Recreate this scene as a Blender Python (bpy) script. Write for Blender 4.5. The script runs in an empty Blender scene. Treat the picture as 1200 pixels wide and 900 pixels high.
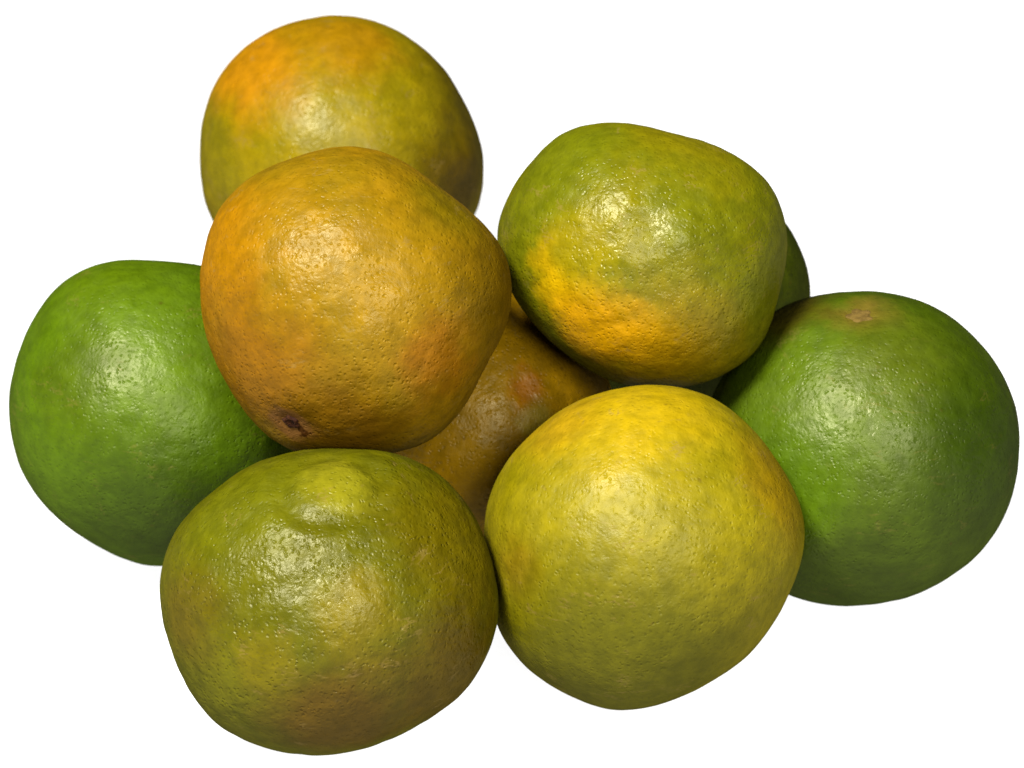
import bpy, bmesh, math
import numpy as np
from mathutils import Vector, noise, Matrix

# ------------------------------------------------------------------ camera
PITCH, FPX, W0, H0 = 27.5, 2600.0, 1200.0, 900.0      # degrees down, focal length in photo pixels
R_REF, R_REF_PX = 0.032, 187.0                        # the olive fruit in front: 6.4 cm across
e = math.radians(PITCH)
FW = np.array([0, math.cos(e), -math.sin(e)])
UP = np.array([0, math.sin(e), math.cos(e)])
RT = np.array([1.0, 0, 0])

def ray(x, y):
    d = FW * FPX + RT * (x - W0 / 2) + UP * (H0 / 2 - y)
    L = np.linalg.norm(d)
    return d / L, L

# camera height from the reference fruit standing on the table
_d, _L = ray(387, 705)
CAM_H = R_REF * (1 - _d[2] * _L / R_REF_PX)
CAM = np.array([0, 0, CAM_H])

scene = bpy.context.scene
cam_data = bpy.data.cameras.new("camera")
cam_data.sensor_width = 36
cam_data.lens = 36 * FPX / W0
cam_data.clip_start, cam_data.clip_end = 0.01, 50
cam = bpy.data.objects.new("camera", cam_data)
scene.collection.objects.link(cam)
cam.location = CAM
cam.rotation_euler = (math.radians(90 - PITCH), 0, 0)
scene.camera = cam
cam_data.dof.use_dof = True
cam_data.dof.focus_distance = 0.43
cam_data.dof.aperture_fstop = 36

# ------------------------------------------------------------------ light
world = bpy.data.worlds.new("World")
scene.world = world
world.use_nodes = True
bg = world.node_tree.nodes["Background"]
bg.inputs[0].default_value = (1, 1, 1, 1)
bg.inputs[1].default_value = 0.08

TARGET = Vector((0, 0.47, 0.03))                      # middle of the heap
def area(name, direction, dist, size, power, col):
    ld = bpy.data.lights.new(name, 'AREA')
    ld.shape = 'DISK'
    ld.size = size
    ld.energy = power
    ld.color = col
    o = bpy.data.objects.new(name, ld)
    scene.collection.objects.link(o)
    dv = Vector(direction).normalized()
    o.location = TARGET + dv * dist
    o.rotation_euler = dv.to_track_quat('Z', 'Y').to_euler()
    return o
area("softbox_lamp", (-0.34, -0.45, 0.83), 1.6, 0.42, 118, (1, 0.975, 0.93))
area("fill_lamp", (0.24, -0.80, 0.50), 1.3, 0.50, 27, (1, 0.985, 0.95))
# lamp added under the translucent sheet to whiten it and wash out shadows
under = area("added_under_lamp", (0, 0, 1), -0.6, 3.4, 48, (1, 1, 1))
under.rotation_euler = (math.pi, 0, 0)

scene.view_settings.view_transform = 'Standard'
scene.view_settings.look = 'None'
scene.view_settings.exposure = 0
scene.view_settings.gamma = 1
scene.view_settings.use_curve_mapping = False
scene.render.engine = 'CYCLES'

# ------------------------------------------------------------------ node helpers
class NT:
    def __init__(self, name):
        self.mat = bpy.data.materials.new(name)
        self.mat.use_nodes = True
        self.t = self.mat.node_tree
        self.bsdf = self.t.nodes["Principled BSDF"]
    def n(self, kind, **kw):
        nd = self.t.nodes.new(kind)
        for k, v in kw.items():
            if k.startswith('i_'):
                key = k[2:].replace('_', ' ')
                nd.inputs[key].default_value = v
            else:
                setattr(nd, k, v)
        return nd
    def l(self, a, b):
        self.t.links.new(a, b)
    def val(self, sock, v):
        if hasattr(v, 'is_linked'):
            self.l(v, sock)
        else:
            sock.default_value = v
    def math(self, op, a, b=0.0, c=0.0):
        nd = self.n('ShaderNodeMath', operation=op)
        for i, v in enumerate((a, b, c)):
            self.val(nd.inputs[i], v)
        return nd.outputs[0]
    def mix(self, fac, a, b, blend='MIX'):
        nd = self.n('ShaderNodeMix', data_type='RGBA', blend_type=blend)
        self.val(nd.inputs[0], fac)
        self.val(nd.inputs[6], a)
        self.val(nd.inputs[7], b)
        return nd.outputs[2]
    def noise(self, vec, scale, detail=3, rough=0.55):
        nd = self.n('ShaderNodeTexNoise')
        nd.inputs['Scale'].default_value = scale
        nd.inputs['Detail'].default_value = detail
        nd.inputs['Roughness'].default_value = rough
        self.l(vec, nd.inputs['Vector'])
        return nd
    def smooth(self, v, a, b, lo=0.0, hi=1.0):
        nd = self.n('ShaderNodeMapRange', interpolation_type='SMOOTHSTEP')
        self.val(nd.inputs[0], v)
        for i, x in enumerate((a, b, lo, hi)):
            nd.inputs[i + 1].default_value = x
        return nd.outputs[0]

ALB = 0.226            # colours below were read off the bright picture; the peel itself is darker
def lin(c):
    f = lambda x: x / 12.92 if x <= 0.04045 else ((x + 0.055) / 1.055) ** 2.4
    return tuple(ALB * f(x / 255) for x in c) + (1,)

# ------------------------------------------------------------------ the white table
def table():
    S = 3.0
    m = bpy.data.meshes.new("table_surface")
    m.from_pydata([(-S, -S, 0), (S, -S, 0), (S, S, 0), (-S, S, 0)], [], [(0, 1, 2, 3)])
    o = bpy.data.objects.new("white_table", m)
    scene.collection.objects.link(o)
    o["kind"] = "structure"
    o["label"] = "plain white surface under the heap of fruit"
    n = NT("translucent_white")  # translucency added so the lamp underneath can whiten the surface
    tc = n.n('ShaderNodeTexCoord')
    nz = n.noise(tc.outputs['Object'], 600, 3)
    t = n.t
    df = n.n('ShaderNodeBsdfDiffuse')
    n.l(n.mix(nz.outputs[0], (0.17, 0.17, 0.17, 1), (0.19, 0.19, 0.19, 1)), df.inputs['Color'])
    tr = n.n('ShaderNodeBsdfTranslucent')
    n.l(n.mix(nz.outputs[0], (0.60, 0.60, 0.60, 1), (0.62, 0.62, 0.62, 1)), tr.inputs['Color'])
    ad = n.n('ShaderNodeAddShader')
    n.l(df.outputs[0], ad.inputs[0]); n.l(tr.outputs[0], ad.inputs[1])
    n.l(ad.outputs[0], t.nodes['Material Output'].inputs['Surface'])
    t.nodes.remove(n.bsdf)
    o.data.materials.append(n.mat)
table()

# ------------------------------------------------------------------ the fruits: outline in the photo, radius, what carries it
FR = {
 1: dict(c=(401, 187), r=166, out=[(236,175),(242,130),(256,94),(275,70),(301,49),(336,31),(363,22),(395,20),(427,23),(452,30),(490,52),(527,93),(546,121),(562,168),(567,210),(560,242),(238,228),(248,255)]),
 2: dict(c=(417, 352), r=177, out=[(244,271),(238,311),(238,347),(244,400),(258,431),(280,467),(302,498),(333,526),(378,536),(420,537),(484,528),(520,502),(551,462),(580,418),(592,378),(599,345),(597,315),(587,284),(556,258),(533,235),(511,214),(484,197),(449,180),(400,175),(351,181),(320,196),(280,222)]),
 3: dict(c=(752, 300), r=160, out=[(583,290),(588,240),(604,212),(632,178),(660,156),(684,146),(728,147),(780,156),(820,166),(860,184),(892,204),(912,236),(920,272),(918,320),(908,368),(884,412),(852,440),(812,452),(770,454),(732,448),(684,428),(648,400),(612,360),(592,325)]),
 4: dict(c=(784, 347), r=163, out=[(922,268),(938,292),(948,340)]),
 5: dict(c=(1007, 525), r=183, out=[(949,346),(1002,342),(1059,347),(1107,367),(1145,401),(1174,441),(1188,487),(1190,525),(1183,578),(1164,621),(1135,654),(1097,683),(1059,699),(1011,709),(963,707),(920,697)]),
 6: dict(c=(752, 641), r=187, out=[(569,597),(588,554),(616,513),(650,487),(688,465),(726,454),(770,452),(812,456),(851,475),(879,501),(908,539),(932,573),(939,611),(937,659),(922,697),(903,731),(874,764),(836,793),(798,814),(765,826),(722,828),(683,824),(645,802),(612,774),(588,750),(573,707),(568,649)]),
 7: dict(c=(387, 705), r=187, out=[(189,664),(191,713),(198,749),(209,776),(227,811),(253,842),(284,862),(324,878),(360,883),(391,880),(436,871),(480,853),(516,833),(542,807),(569,776),(580,749),(584,700),(576,647),(556,607),(524,567),(489,538),(436,527),(373,529),(307,540),(262,567),(227,598),(200,633)]),
 8: dict(c=(190, 485), r=176, out=[(16,484),(17,449),(22,422),(36,387),(53,356),(84,324),(120,307),(178,306),(236,310),(18,520),(33,556),(49,582),(76,609),(102,631),(138,649),(164,660),(191,663)]),
 9: dict(c=(560, 493), r=160, out=[]),
}
NAMES = {1: "citrus_fruit"}
for k, f in FR.items():
    d, L = ray(*f['c'])
    f['d'], f['s'] = d, f['r'] / L
def place(k, D):
    f = FR[k]
    f['D'] = D
    f['pos'] = CAM + D * f['d']
    f['R'] = D * f['s']
for k in (1, 4, 5, 6, 7, 8, 9):                       # standing on the table
    f = FR[k]
    place(k, CAM_H / (f['s'] - f['d'][2]))
def basis(k):
    a = -FR[k]['d']
    u = RT - a * RT.dot(a); u /= np.linalg.norm(u)
    v = np.cross(a, u)
    return u, v, a

def profile(k):                                        # smooth outline r(theta)/r as a short Fourier series
    f = FR[k]
    th, rr, w = [], [], []
    for x, y in f['out']:
        dx, dy = x - f['c'][0], f['c'][1] - y
        th.append(math.atan2(dy, dx)); rr.append(math.hypot(dx, dy) / f['r'] - 1); w.append(1)
    for q in np.linspace(-math.pi, math.pi, 48, endpoint=False):
        th.append(q); rr.append(0); w.append(0.06)
    th, rr, w = map(np.array, (th, rr, w))
    cols = [np.ones_like(th)]
    N = 7
    for n in range(1, N + 1):
        cols += [np.cos(n * th), np.sin(n * th)]
    A = np.stack(cols, 1)
    reg = np.diag([0.01] + [0.004 * n * n for n in range(1, N + 1) for _ in (0, 1)])
    x = np.linalg.solve(A.T @ (A * w[:, None]) + reg, A.T @ (rr * w))
    def p(t):
        r = np.full_like(t, x[0])
        for n in range(1, N + 1):
            r = r + x[2 * n - 1] * np.cos(n * t) + x[2 * n] * np.sin(n * t)
        return r
    return p

bm = bmesh.new()
bmesh.ops.create_icosphere(bm, subdivisions=7, radius=1)
ICO_V = np.array([v.co[:] for v in bm.verts])
ICO_F = [tuple(v.index for v in fc.verts) for fc in bm.faces]
bm.free()
ICO_V /= np.linalg.norm(ICO_V, axis=1)[:, None]

def px_dir(k, x, y):                                   # a spot on the fruit as a direction from its centre
    f = FR[k]
    u, v, a = basis(k)
    p, q = (x - f['c'][0]) / f['r'], (f['c'][1] - y) / f['r']
    h = math.hypot(p, q)
    if h > 0.985:
        p, q = p * 0.985 / h, q * 0.985 / h
    d = p * u + q * v + math.sqrt(max(0, 1 - p * p - q * q)) * a
    return d / np.linalg.norm(d)

def gauss(V, d, rad):
    ang = np.arccos(np.clip(V @ d, -1, 1))
    return np.exp(-(ang / rad) ** 2), ang

def relief(k, V):
    """small shape features of each fruit, in units of its radius"""
    h = np.zeros(len(V))
    if k == 7:                                         # raised collar with a sunken eye at the top
        d = px_dir(7, 385, 572)
        _, ang = gauss(V, d, 1)
        h += 0.014 * np.exp(-(ang / 0.22) ** 4) - 0.018 * np.exp(-((ang - 0.31) / 0.06) ** 2) + 0.010 * np.exp(-((ang - 0.42) / 0.08) ** 2)
        g, _ = gauss(V, px_dir(7, 372, 672), 0.16); h -= 0.020 * g
        g, _ = gauss(V, px_dir(7, 415, 725), 0.15); h += 0.018 * g
        g, _ = gauss(V, px_dir(7, 300, 690), 0.15); h -= 0.016 * g
    if k == 2:
        d = px_dir(2, 345, 487)
        _, ang = gauss(V, d, 1)
        h += -0.035 * np.exp(-(ang / 0.11) ** 2) + 0.012 * np.exp(-((ang - 0.32) / 0.12) ** 2)
        g, _ = gauss(V, px_dir(2, 450, 320), 0.16); h -= 0.014 * g
    if k == 3:
        g, _ = gauss(V, px_dir(3, 760, 268), 0.13); h -= 0.024 * g
        g, _ = gauss(V, px_dir(3, 800, 280), 0.14); h += 0.018 * g
        g, _ = gauss(V, px_dir(3, 775, 330), 0.16); h -= 0.022 * g
        g, _ = gauss(V, px_dir(3, 725, 245), 0.16); h += 0.010 * g
    if k == 1:
        g, _ = gauss(V, px_dir(1, 500, 90), 0.14); h -= 0.018 * g
        g, _ = gauss(V, px_dir(1, 545, 190), 0.13); h += 0.016 * g
        g, _ = gauss(V, px_dir(1, 530, 150), 0.12); h -= 0.014 * g
    if k == 5:
        d = px_dir(5, 1008, 372)
        _, ang = gauss(V, d, 1)
        h += -0.03 * np.exp(-(ang / 0.13) ** 2)
    if k == 6:
        g, _ = gauss(V, px_dir(6, 620, 660), 0.2); h -= 0.010 * g
        g, _ = gauss(V, px_dir(6, 720, 700), 0.2); h -= 0.006 * g
    if k == 8:
        g, _ = gauss(V, px_dir(8, 90, 400), 0.2); h -= 0.008 * g
    if k == 9:
        g, _ = gauss(V, px_dir(9, 612, 458), 0.10); h -= 0.02 * g
        g, _ = gauss(V, px_dir(9, 632, 490), 0.10); h += 0.012 * g
    return h

VERTS = {}
for k, f in FR.items():
    u, v, a = basis(k)
    V = ICO_V
    pu, pv = V @ u, V @ v
    s2 = pu ** 2 + pv ** 2
    rad = 1 + s2 ** 1.5 * profile(k)(np.arctan2(pv, pu))
    off = Vector((k * 7.3, k * 3.1, -k * 5.7))
    lump = np.array([noise.noise(Vector(p) * 2.6 + off) for p in V]) * 0.010
    fine = np.array([noise.noise(Vector(p) * 9.0 + off) for p in V]) * 0.0022
    rough = {7: 2.0, 2: 1.6, 3: 1.7, 1: 1.3, 9: 1.5}.get(k, 1.0)
    rad = rad + (lump * 0.8 + fine) * rough + relief(k, V)
    VERTS[k] = V * rad[:, None]                        # in radii, from the fruit's centre
# stand the lower ones on the table: moved along their line of sight until the lowest point meets it
for k in (1, 4, 5, 6, 7, 8, 9):
    f = FR[k]
    low = VERTS[k][:, 2].min() * 0.997
    place(k, -CAM_H / (f['d'][2] + low * f['s']))
    VERTS[k] = VERTS[k] * f['R']
    VERTS[k][:, 2] = np.maximum(VERTS[k][:, 2], -f['pos'][2] + 0.00005)
def rest(k, sup):                                      # lie on three others, just touching
    best, U = None, VERTS[k][::11]
    for D in np.linspace(0.25, 0.6, 500):
        c, R = CAM + D * FR[k]['d'], D * FR[k]['s']
        g = []
        for j in sup:
            n = FR[j]['pos'] - c
            dd = np.linalg.norm(n); n = n / dd
            g.append(dd - R * (U @ n).max() - (VERTS[j][::11] @ -n).max())
        g_ = np.array(g)
        m = (g_ ** 2).sum() + 30 * (np.maximum(0, -g_ - 0.0008) ** 2).sum()
        if best is None or m < best[0]:
            best = (m, D, g)
    place(k, best[1])
    VERTS[k] = VERTS[k] * FR[k]['R']
    print("rest", k, "gaps mm", np.round(np.array(best[2]) * 1000, 2))
rest(2, (7, 8, 9))
rest(3, (5, 6, 9))
for k in FR: print(k, np.round(FR[k]['pos'], 4), round(FR[k]['R'], 4))

# fruits pressing on one another flatten where they touch
def soft_clamp(x, t, k):
    q = (t - x) / k
    return np.where(q > 30, x, t - k * np.logaddexp(0, np.clip(q, -60, 60)))
ids = sorted(FR)
for i in ids:
    for j in ids:
        if j <= i: continue
        ci, cj = FR[i]['pos'], FR[j]['pos']
        dd = np.linalg.norm(cj - ci); n = (cj - ci) / dd
        xi, xj = VERTS[i] @ n, VERTS[j] @ -n
        ov = xi.max() + xj.max() - dd
        if ov < -0.006: continue
        print("pair", i, j, "overlap mm", round(ov * 1000, 2))
        if ov > 0:
            kk = min(0.0006, 0.3 * ov + 0.0001)
            ti = xi.max() - ov * 0.5 - 0.00002
            tj = dd - ti - 0.00004
            for q, x, t, nn in ((i, xi, ti, n), (j, xj, tj, -n)):
                VERTS[q] = VERTS[q] + np.outer(soft_clamp(x, t, kk) - x, nn)

# ------------------------------------------------------------------ peel
def peel(k, c1, c2, patches, gloss=0.36, pore=29.0, bump=0.5, scale=1.8, wax=0.0115, scars=0.35):
    n = NT("peel")
    tc = n.n('ShaderNodeTexCoord')
    mp = n.n('ShaderNodeMapping')
    mp.inputs['Scale'].default_value = (1 / FR[k]['R'],) * 3
    n.l(tc.outputs['Object'], mp.inputs['Vector'])
    raw = mp.outputs[0]
    off = n.n('ShaderNodeVectorMath', operation='ADD')
    n.l(raw, off.inputs[0])
    off.inputs[1].default_value = (k * 3.7, k * 1.3, k * 2.9)
    P = off.outputs[0]
    big = n.noise(P, scale, 4, 0.6).outputs[0]
    col = n.mix(n.smooth(big, 0.38, 0.62), lin(c1), lin(c2))
    warp = n.noise(P, 3.2, 4, 0.6).outputs[0]
    wv = n.math('MULTIPLY_ADD', warp, 0.5, -0.25)
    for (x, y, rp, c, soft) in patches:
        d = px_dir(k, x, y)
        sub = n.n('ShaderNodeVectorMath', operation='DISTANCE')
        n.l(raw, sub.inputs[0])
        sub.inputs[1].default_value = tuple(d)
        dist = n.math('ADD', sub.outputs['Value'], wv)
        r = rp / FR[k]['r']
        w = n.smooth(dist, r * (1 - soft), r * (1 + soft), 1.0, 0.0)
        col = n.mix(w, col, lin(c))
    # mottling, oil glands and freckles
    mot = n.noise(P, 9.0, 5, 0.65).outputs[0]
    col = n.mix(n.smooth(mot, 0.25, 0.75, 0.0, 1.0), n.mix(1.0, col, (0.78, 0.79, 0.70, 1), 'MULTIPLY'), n.mix(1.0, col, (1.18, 1.16, 1.1, 1), 'MULTIPLY'))
    vor = n.n('ShaderNodeTexVoronoi', feature='F1')
    vor.inputs['Scale'].default_value = pore
    vor.inputs['Randomness'].default_value = 0.9
    wr = n.n('ShaderNodeVectorMath', operation='ADD')
    n.l(P, wr.inputs[0])
    wn = n.noise(P, 14, 2)
    sc = n.n('ShaderNodeVectorMath', operation='SCALE')
    n.l(wn.outputs['Color'], sc.inputs[0]); sc.inputs['Scale'].default_value = 0.05
    n.l(sc.outputs[0], wr.inputs[1])
    n.l(wr.outputs[0], vor.inputs['Vector'])
    pit = n.smooth(vor.outputs['Distance'], 0.05, 0.42)
    vary = n.smooth(n.noise(P, 4.5, 3).outputs[0], 0.3, 0.7, 0.25, 1.15)
    col = n.mix(n.math('MULTIPLY', n.math('SUBTRACT', 1.0, pit), 0.18), col, n.mix(1.0, col, (0.55, 0.6, 0.4, 1), 'MULTIPLY'))
    fr = n.n('ShaderNodeTexVoronoi', feature='F1')
    fr.inputs['Scale'].default_value = 5.5
    n.l(wr.outputs[0], fr.inputs['Vector'])
    hole = n.smooth(fr.outputs['Distance'], 0.02, 0.11, 1.0, 0.0)
    gate = n.smooth(n.noise(P, 2.3, 2).outputs[0], 0.5, 0.6)
    col = n.mix(n.math('MULTIPLY', n.math('MULTIPLY', hole, gate), 0.55), col, lin((96, 66, 22)))
    # healed scratches and rub marks
    st = n.n('ShaderNodeMapping')
    st.inputs['Rotation'].default_value = (k * 0.9, k * 1.7, k * 0.4)
    st.inputs['Scale'].default_value = (1.0, 1.0, 3.2)
    n.l(P, st.inputs['Vector'])
    ln = n.math('ABSOLUTE', n.math('SUBTRACT', n.noise(st.outputs[0], 2.4, 5, 0.55).outputs[0], 0.5))
    ln = n.smooth(ln, 0.003, 0.016, 1.0, 0.0)
    lg = n.smooth(n.noise(P, 3.7, 3).outputs[0], 0.54, 0.64)
    scar = n.math('MULTIPLY', ln, lg)
    col = n.mix(n.math('MULTIPLY', scar, scars), col, lin((176,146,78)))
    b = n.bsdf
    n.l(col, b.inputs['Base Color'])
    rn = n.noise(P, 6, 4).outputs[0]
    n.l(n.smooth(rn, 0.3, 0.7, gloss - 0.05, gloss + 0.09), b.inputs['Roughness'])
    b.inputs['Specular IOR Level'].default_value = 0.0
    md = n.noise(P, 7, 5, 0.6).outputs[0]
    hgt = n.math('ADD', n.math('MULTIPLY', n.math('MULTIPLY', pit, vary), 0.34), n.math('MULTIPLY', md, 1.3))
    bp = n.n('ShaderNodeBump')
    bp.inputs['Strength'].default_value = bump
    bp.inputs['Distance'].default_value = 0.00095
    n.l(hgt, bp.inputs['Height'])
    n.l(bp.outputs[0], b.inputs['Normal'])
    # thin waxy sheen over the matt peel
    gl = n.n('ShaderNodeBsdfGlossy')
    gl.inputs['Color'].default_value = (0.86, 0.83, 0.55, 1)
    n.l(bp.outputs[0], gl.inputs['Normal'])
    n.l(n.smooth(rn, 0.3, 0.7, gloss - 0.05, gloss + 0.09), gl.inputs['Roughness'])
    ms = n.n('ShaderNodeMixShader')
    ms.inputs[0].default_value = wax
    n.l(b.outputs[0], ms.inputs[1]); n.l(gl.outputs[0], ms.inputs[2])
    n.l(ms.outputs[0], n.t.nodes['Material Output'].inputs['Surface'])
    return n.mat

def plain(name, c1, c2, rough, scale=900):
    n = NT(name)
    tc = n.n('ShaderNodeTexCoord')
    nz = n.noise(tc.outputs['Object'], scale, 4)
    n.l(n.mix(n.smooth(nz.outputs[0], 0.35, 0.65), lin(c1), lin(c2)), n.bsdf.inputs['Base Color'])
    n.bsdf.inputs['Roughness'].default_value = rough
    n.bsdf.inputs['Specular IOR Level'].default_value = 0.1
    bp = n.n('ShaderNodeBump')
    bp.inputs['Strength'].default_value = 0.7
    bp.inputs['Distance'].default_value = 0.0004
    n.l(nz.outputs[0], bp.inputs['Height'])
    n.l(bp.outputs[0], n.bsdf.inputs['Normal'])
    return n.mat

MATS = {
 1: peel(1, (176,152,8), (160,142,8), [
        (300,85,75,(212,146,10),.55),(400,50,60,(186,138,8),.6),(250,180,60,(152,138,6),.5),
        (550,120,75,(122,106,8),.6),(530,215,60,(114,90,8),.7)], bump=.42),
 2: peel(2, (178,136,12), (164,130,12), [
        (262,300,80,(196,136,6),.6),(300,425,85,(168,114,8),.6),(470,350,70,(182,140,16),.6),
        (575,330,70,(140,108,6),.6),(530,240,50,(146,122,8),.6),(510,425,42,(186,124,14),.7),
        (400,490,60,(146,104,10),.6),(345,490,20,(160,110,54),.6),(330,496,5,(70,36,8),.5),(362,500,4,(84,48,12),.5)], bump=.5),
 3: peel(3, (142,136,8), (128,130,10), [
        (780,412,80,(172,142,6),.7),(755,402,44,(204,158,6),.7),(665,325,46,(242,194,8),.5),(698,382,54,(238,176,6),.55),(690,290,46,(166,150,8),.7),
        (660,190,70,(126,132,10),.6),(800,160,50,(146,136,8),.6)], bump=.46, gloss=.31, wax=.017),
 4: peel(4, (78,88,12), (66,78,8), [], wax=.006, scars=.1),
 5: peel(5, (84,107,6), (74,95,4), [
        (960,450,110,(100,126,12),.7),(1012,374,38,(140,116,40),.75),(1050,420,60,(96,112,14),.8),(930,370,50,(92,84,10),.7),
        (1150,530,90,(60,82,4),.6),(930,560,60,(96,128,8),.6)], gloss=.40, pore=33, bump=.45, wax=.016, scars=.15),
 6: peel(6, (176,160,16), (164,150,10), [
        (740,480,95,(216,182,12),.6),(650,500,55,(204,166,16),.7),(905,570,60,(172,142,10),.7),(612,665,30,(166,136,12),.8),
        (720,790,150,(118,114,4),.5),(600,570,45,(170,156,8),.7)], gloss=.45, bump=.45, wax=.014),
 7: peel(7, (120,117,8), (110,109,6), [
        (388,570,40,(160,154,26),.35),(280,600,75,(122,124,10),.6),(530,650,90,(124,110,4),.6),(520,800,90,(114,92,4),.6),
        (400,840,80,(112,86,14),.6),(320,770,34,(134,122,6),.7),(420,720,40,(144,128,14),.7),(230,720,50,(116,102,12),.7)], bump=.60, gloss=.35, wax=.014),
 8: peel(8, (95,127,6), (89,117,4), [
        (180,400,110,(106,137,14),.7),(130,330,60,(100,128,6),.6),(100,440,50,(92,117,4),.6),(190,600,90,(74,100,6),.6)], gloss=.39, pore=33, bump=.45, wax=.014, scars=.18),
 9: peel(9, (204,154,6), (184,138,6), [(612,458,16,(206,128,10),.9),(630,492,14,(206,176,50),.9)]),
}
LABELS = {
 1: ("mandarin_orange", "yellow citrus fruit with an orange blush, standing behind the ochre orange one", "orange"),
 2: ("mandarin_orange", "ochre orange citrus fruit with a dark stem pit, lying on top of the heap", "orange"),
 3: ("mandarin_orange", "glossy olive green citrus fruit with a bright yellow orange patch, on top of the heap", "orange"),
 4: ("lime", "dark green citrus fruit almost hidden behind the glossy one with the yellow patch", "lime"),
 5: ("lime", "dark green citrus fruit with a tan stem scar, beside the yellow one", "lime"),
 6: ("mandarin_orange", "large yellow citrus fruit turning olive towards its underside, against the tan-scarred green one", "orange"),
 7: ("mandarin_orange", "bumpy brownish olive citrus fruit with a raised pale collar on its top", "orange"),
 8: ("lime", "bright grass green citrus fruit pressed against the ochre orange one", "lime"),
 9: ("mandarin_orange", "shaded brown ochre citrus fruit wedged in the gap at the middle of the heap", "orange"),
}
OBJ = {}
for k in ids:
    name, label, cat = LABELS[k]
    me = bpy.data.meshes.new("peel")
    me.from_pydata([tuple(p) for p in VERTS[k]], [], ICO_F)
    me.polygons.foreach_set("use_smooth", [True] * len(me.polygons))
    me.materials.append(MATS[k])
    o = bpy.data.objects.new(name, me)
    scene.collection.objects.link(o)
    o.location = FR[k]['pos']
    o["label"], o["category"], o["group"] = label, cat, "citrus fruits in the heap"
    OBJ[k] = o

# ------------------------------------------------------------------ stem scars, set into the peel
def stem_scar(k, x, y, size, mat, lobes, seed, proud):
    d = px_dir(k, x, y)
    a = d
    u = np.cross(a, [0, 0, 1.0]); u /= np.linalg.norm(u)
    v = np.cross(a, u)
    near = VERTS[k] / np.linalg.norm(VERTS[k], axis=1)[:, None] @ d
    surf = np.linalg.norm(VERTS[k][near.argmax()])
    rng = np.random.default_rng(seed)
    NS, rings = 40, [(0.0, 0.55), (0.35, 0.75), (0.6, 1.0), (0.85, 0.75), (1.0, 0.1), (1.05, -0.8)]
    ph = rng.uniform(0, 6.28)
    vs, fs = [tuple(d * (surf + proud * rings[0][1]))], []
    for t, h in rings[1:]:
        for q in range(NS):
            th = 2 * math.pi * q / NS
            rr = size * t * (1 + 0.16 * t * math.cos(lobes * th + ph) + 0.05 * math.sin(3 * th + ph * 2))
            hh = proud * (h + 0.25 * rng.uniform(-1, 1) * (t < 1))
            # follow the fruit's curvature
            p = d * surf + u * (rr * math.cos(th)) + v * (rr * math.sin(th))
            nrm = p / np.linalg.norm(p)
            i = (VERTS[k] / np.linalg.norm(VERTS[k], axis=1)[:, None] @ nrm).argmax() if t > 0.3 else None
            rs = np.linalg.norm(VERTS[k][i]) if i is not None else surf
            vs.append(tuple(nrm * (rs + hh)))
    for q in range(NS):
        fs.append((0, 1 + q, 1 + (q + 1) % NS))
    for r in range(len(rings) - 2):
        for q in range(NS):
            A, B = 1 + r * NS, 1 + (r + 1) * NS
            fs.append((A + q, B + q, B + (q + 1) % NS, A + (q + 1) % NS))
    me = bpy.data.meshes.new("stem_scar")
    me.from_pydata(vs, [], fs)
    me.polygons.foreach_set("use_smooth", [True] * len(me.polygons))
    me.materials.append(mat)
    o = bpy.data.objects.new("stem_scar", me)
    scene.collection.objects.link(o)
    o.parent = OBJ[k]
    return o
stem_scar(2, 345, 487, 0.0017, plain("dark_stem", (66,30,8), (92,50,14), 0.8), 5, 3, 0.0006)
stem_scar(5, 1008, 372, 0.0026, plain("tan_stem", (150,122,52), (120,96,36), 0.8), 5, 8, 0.0003)
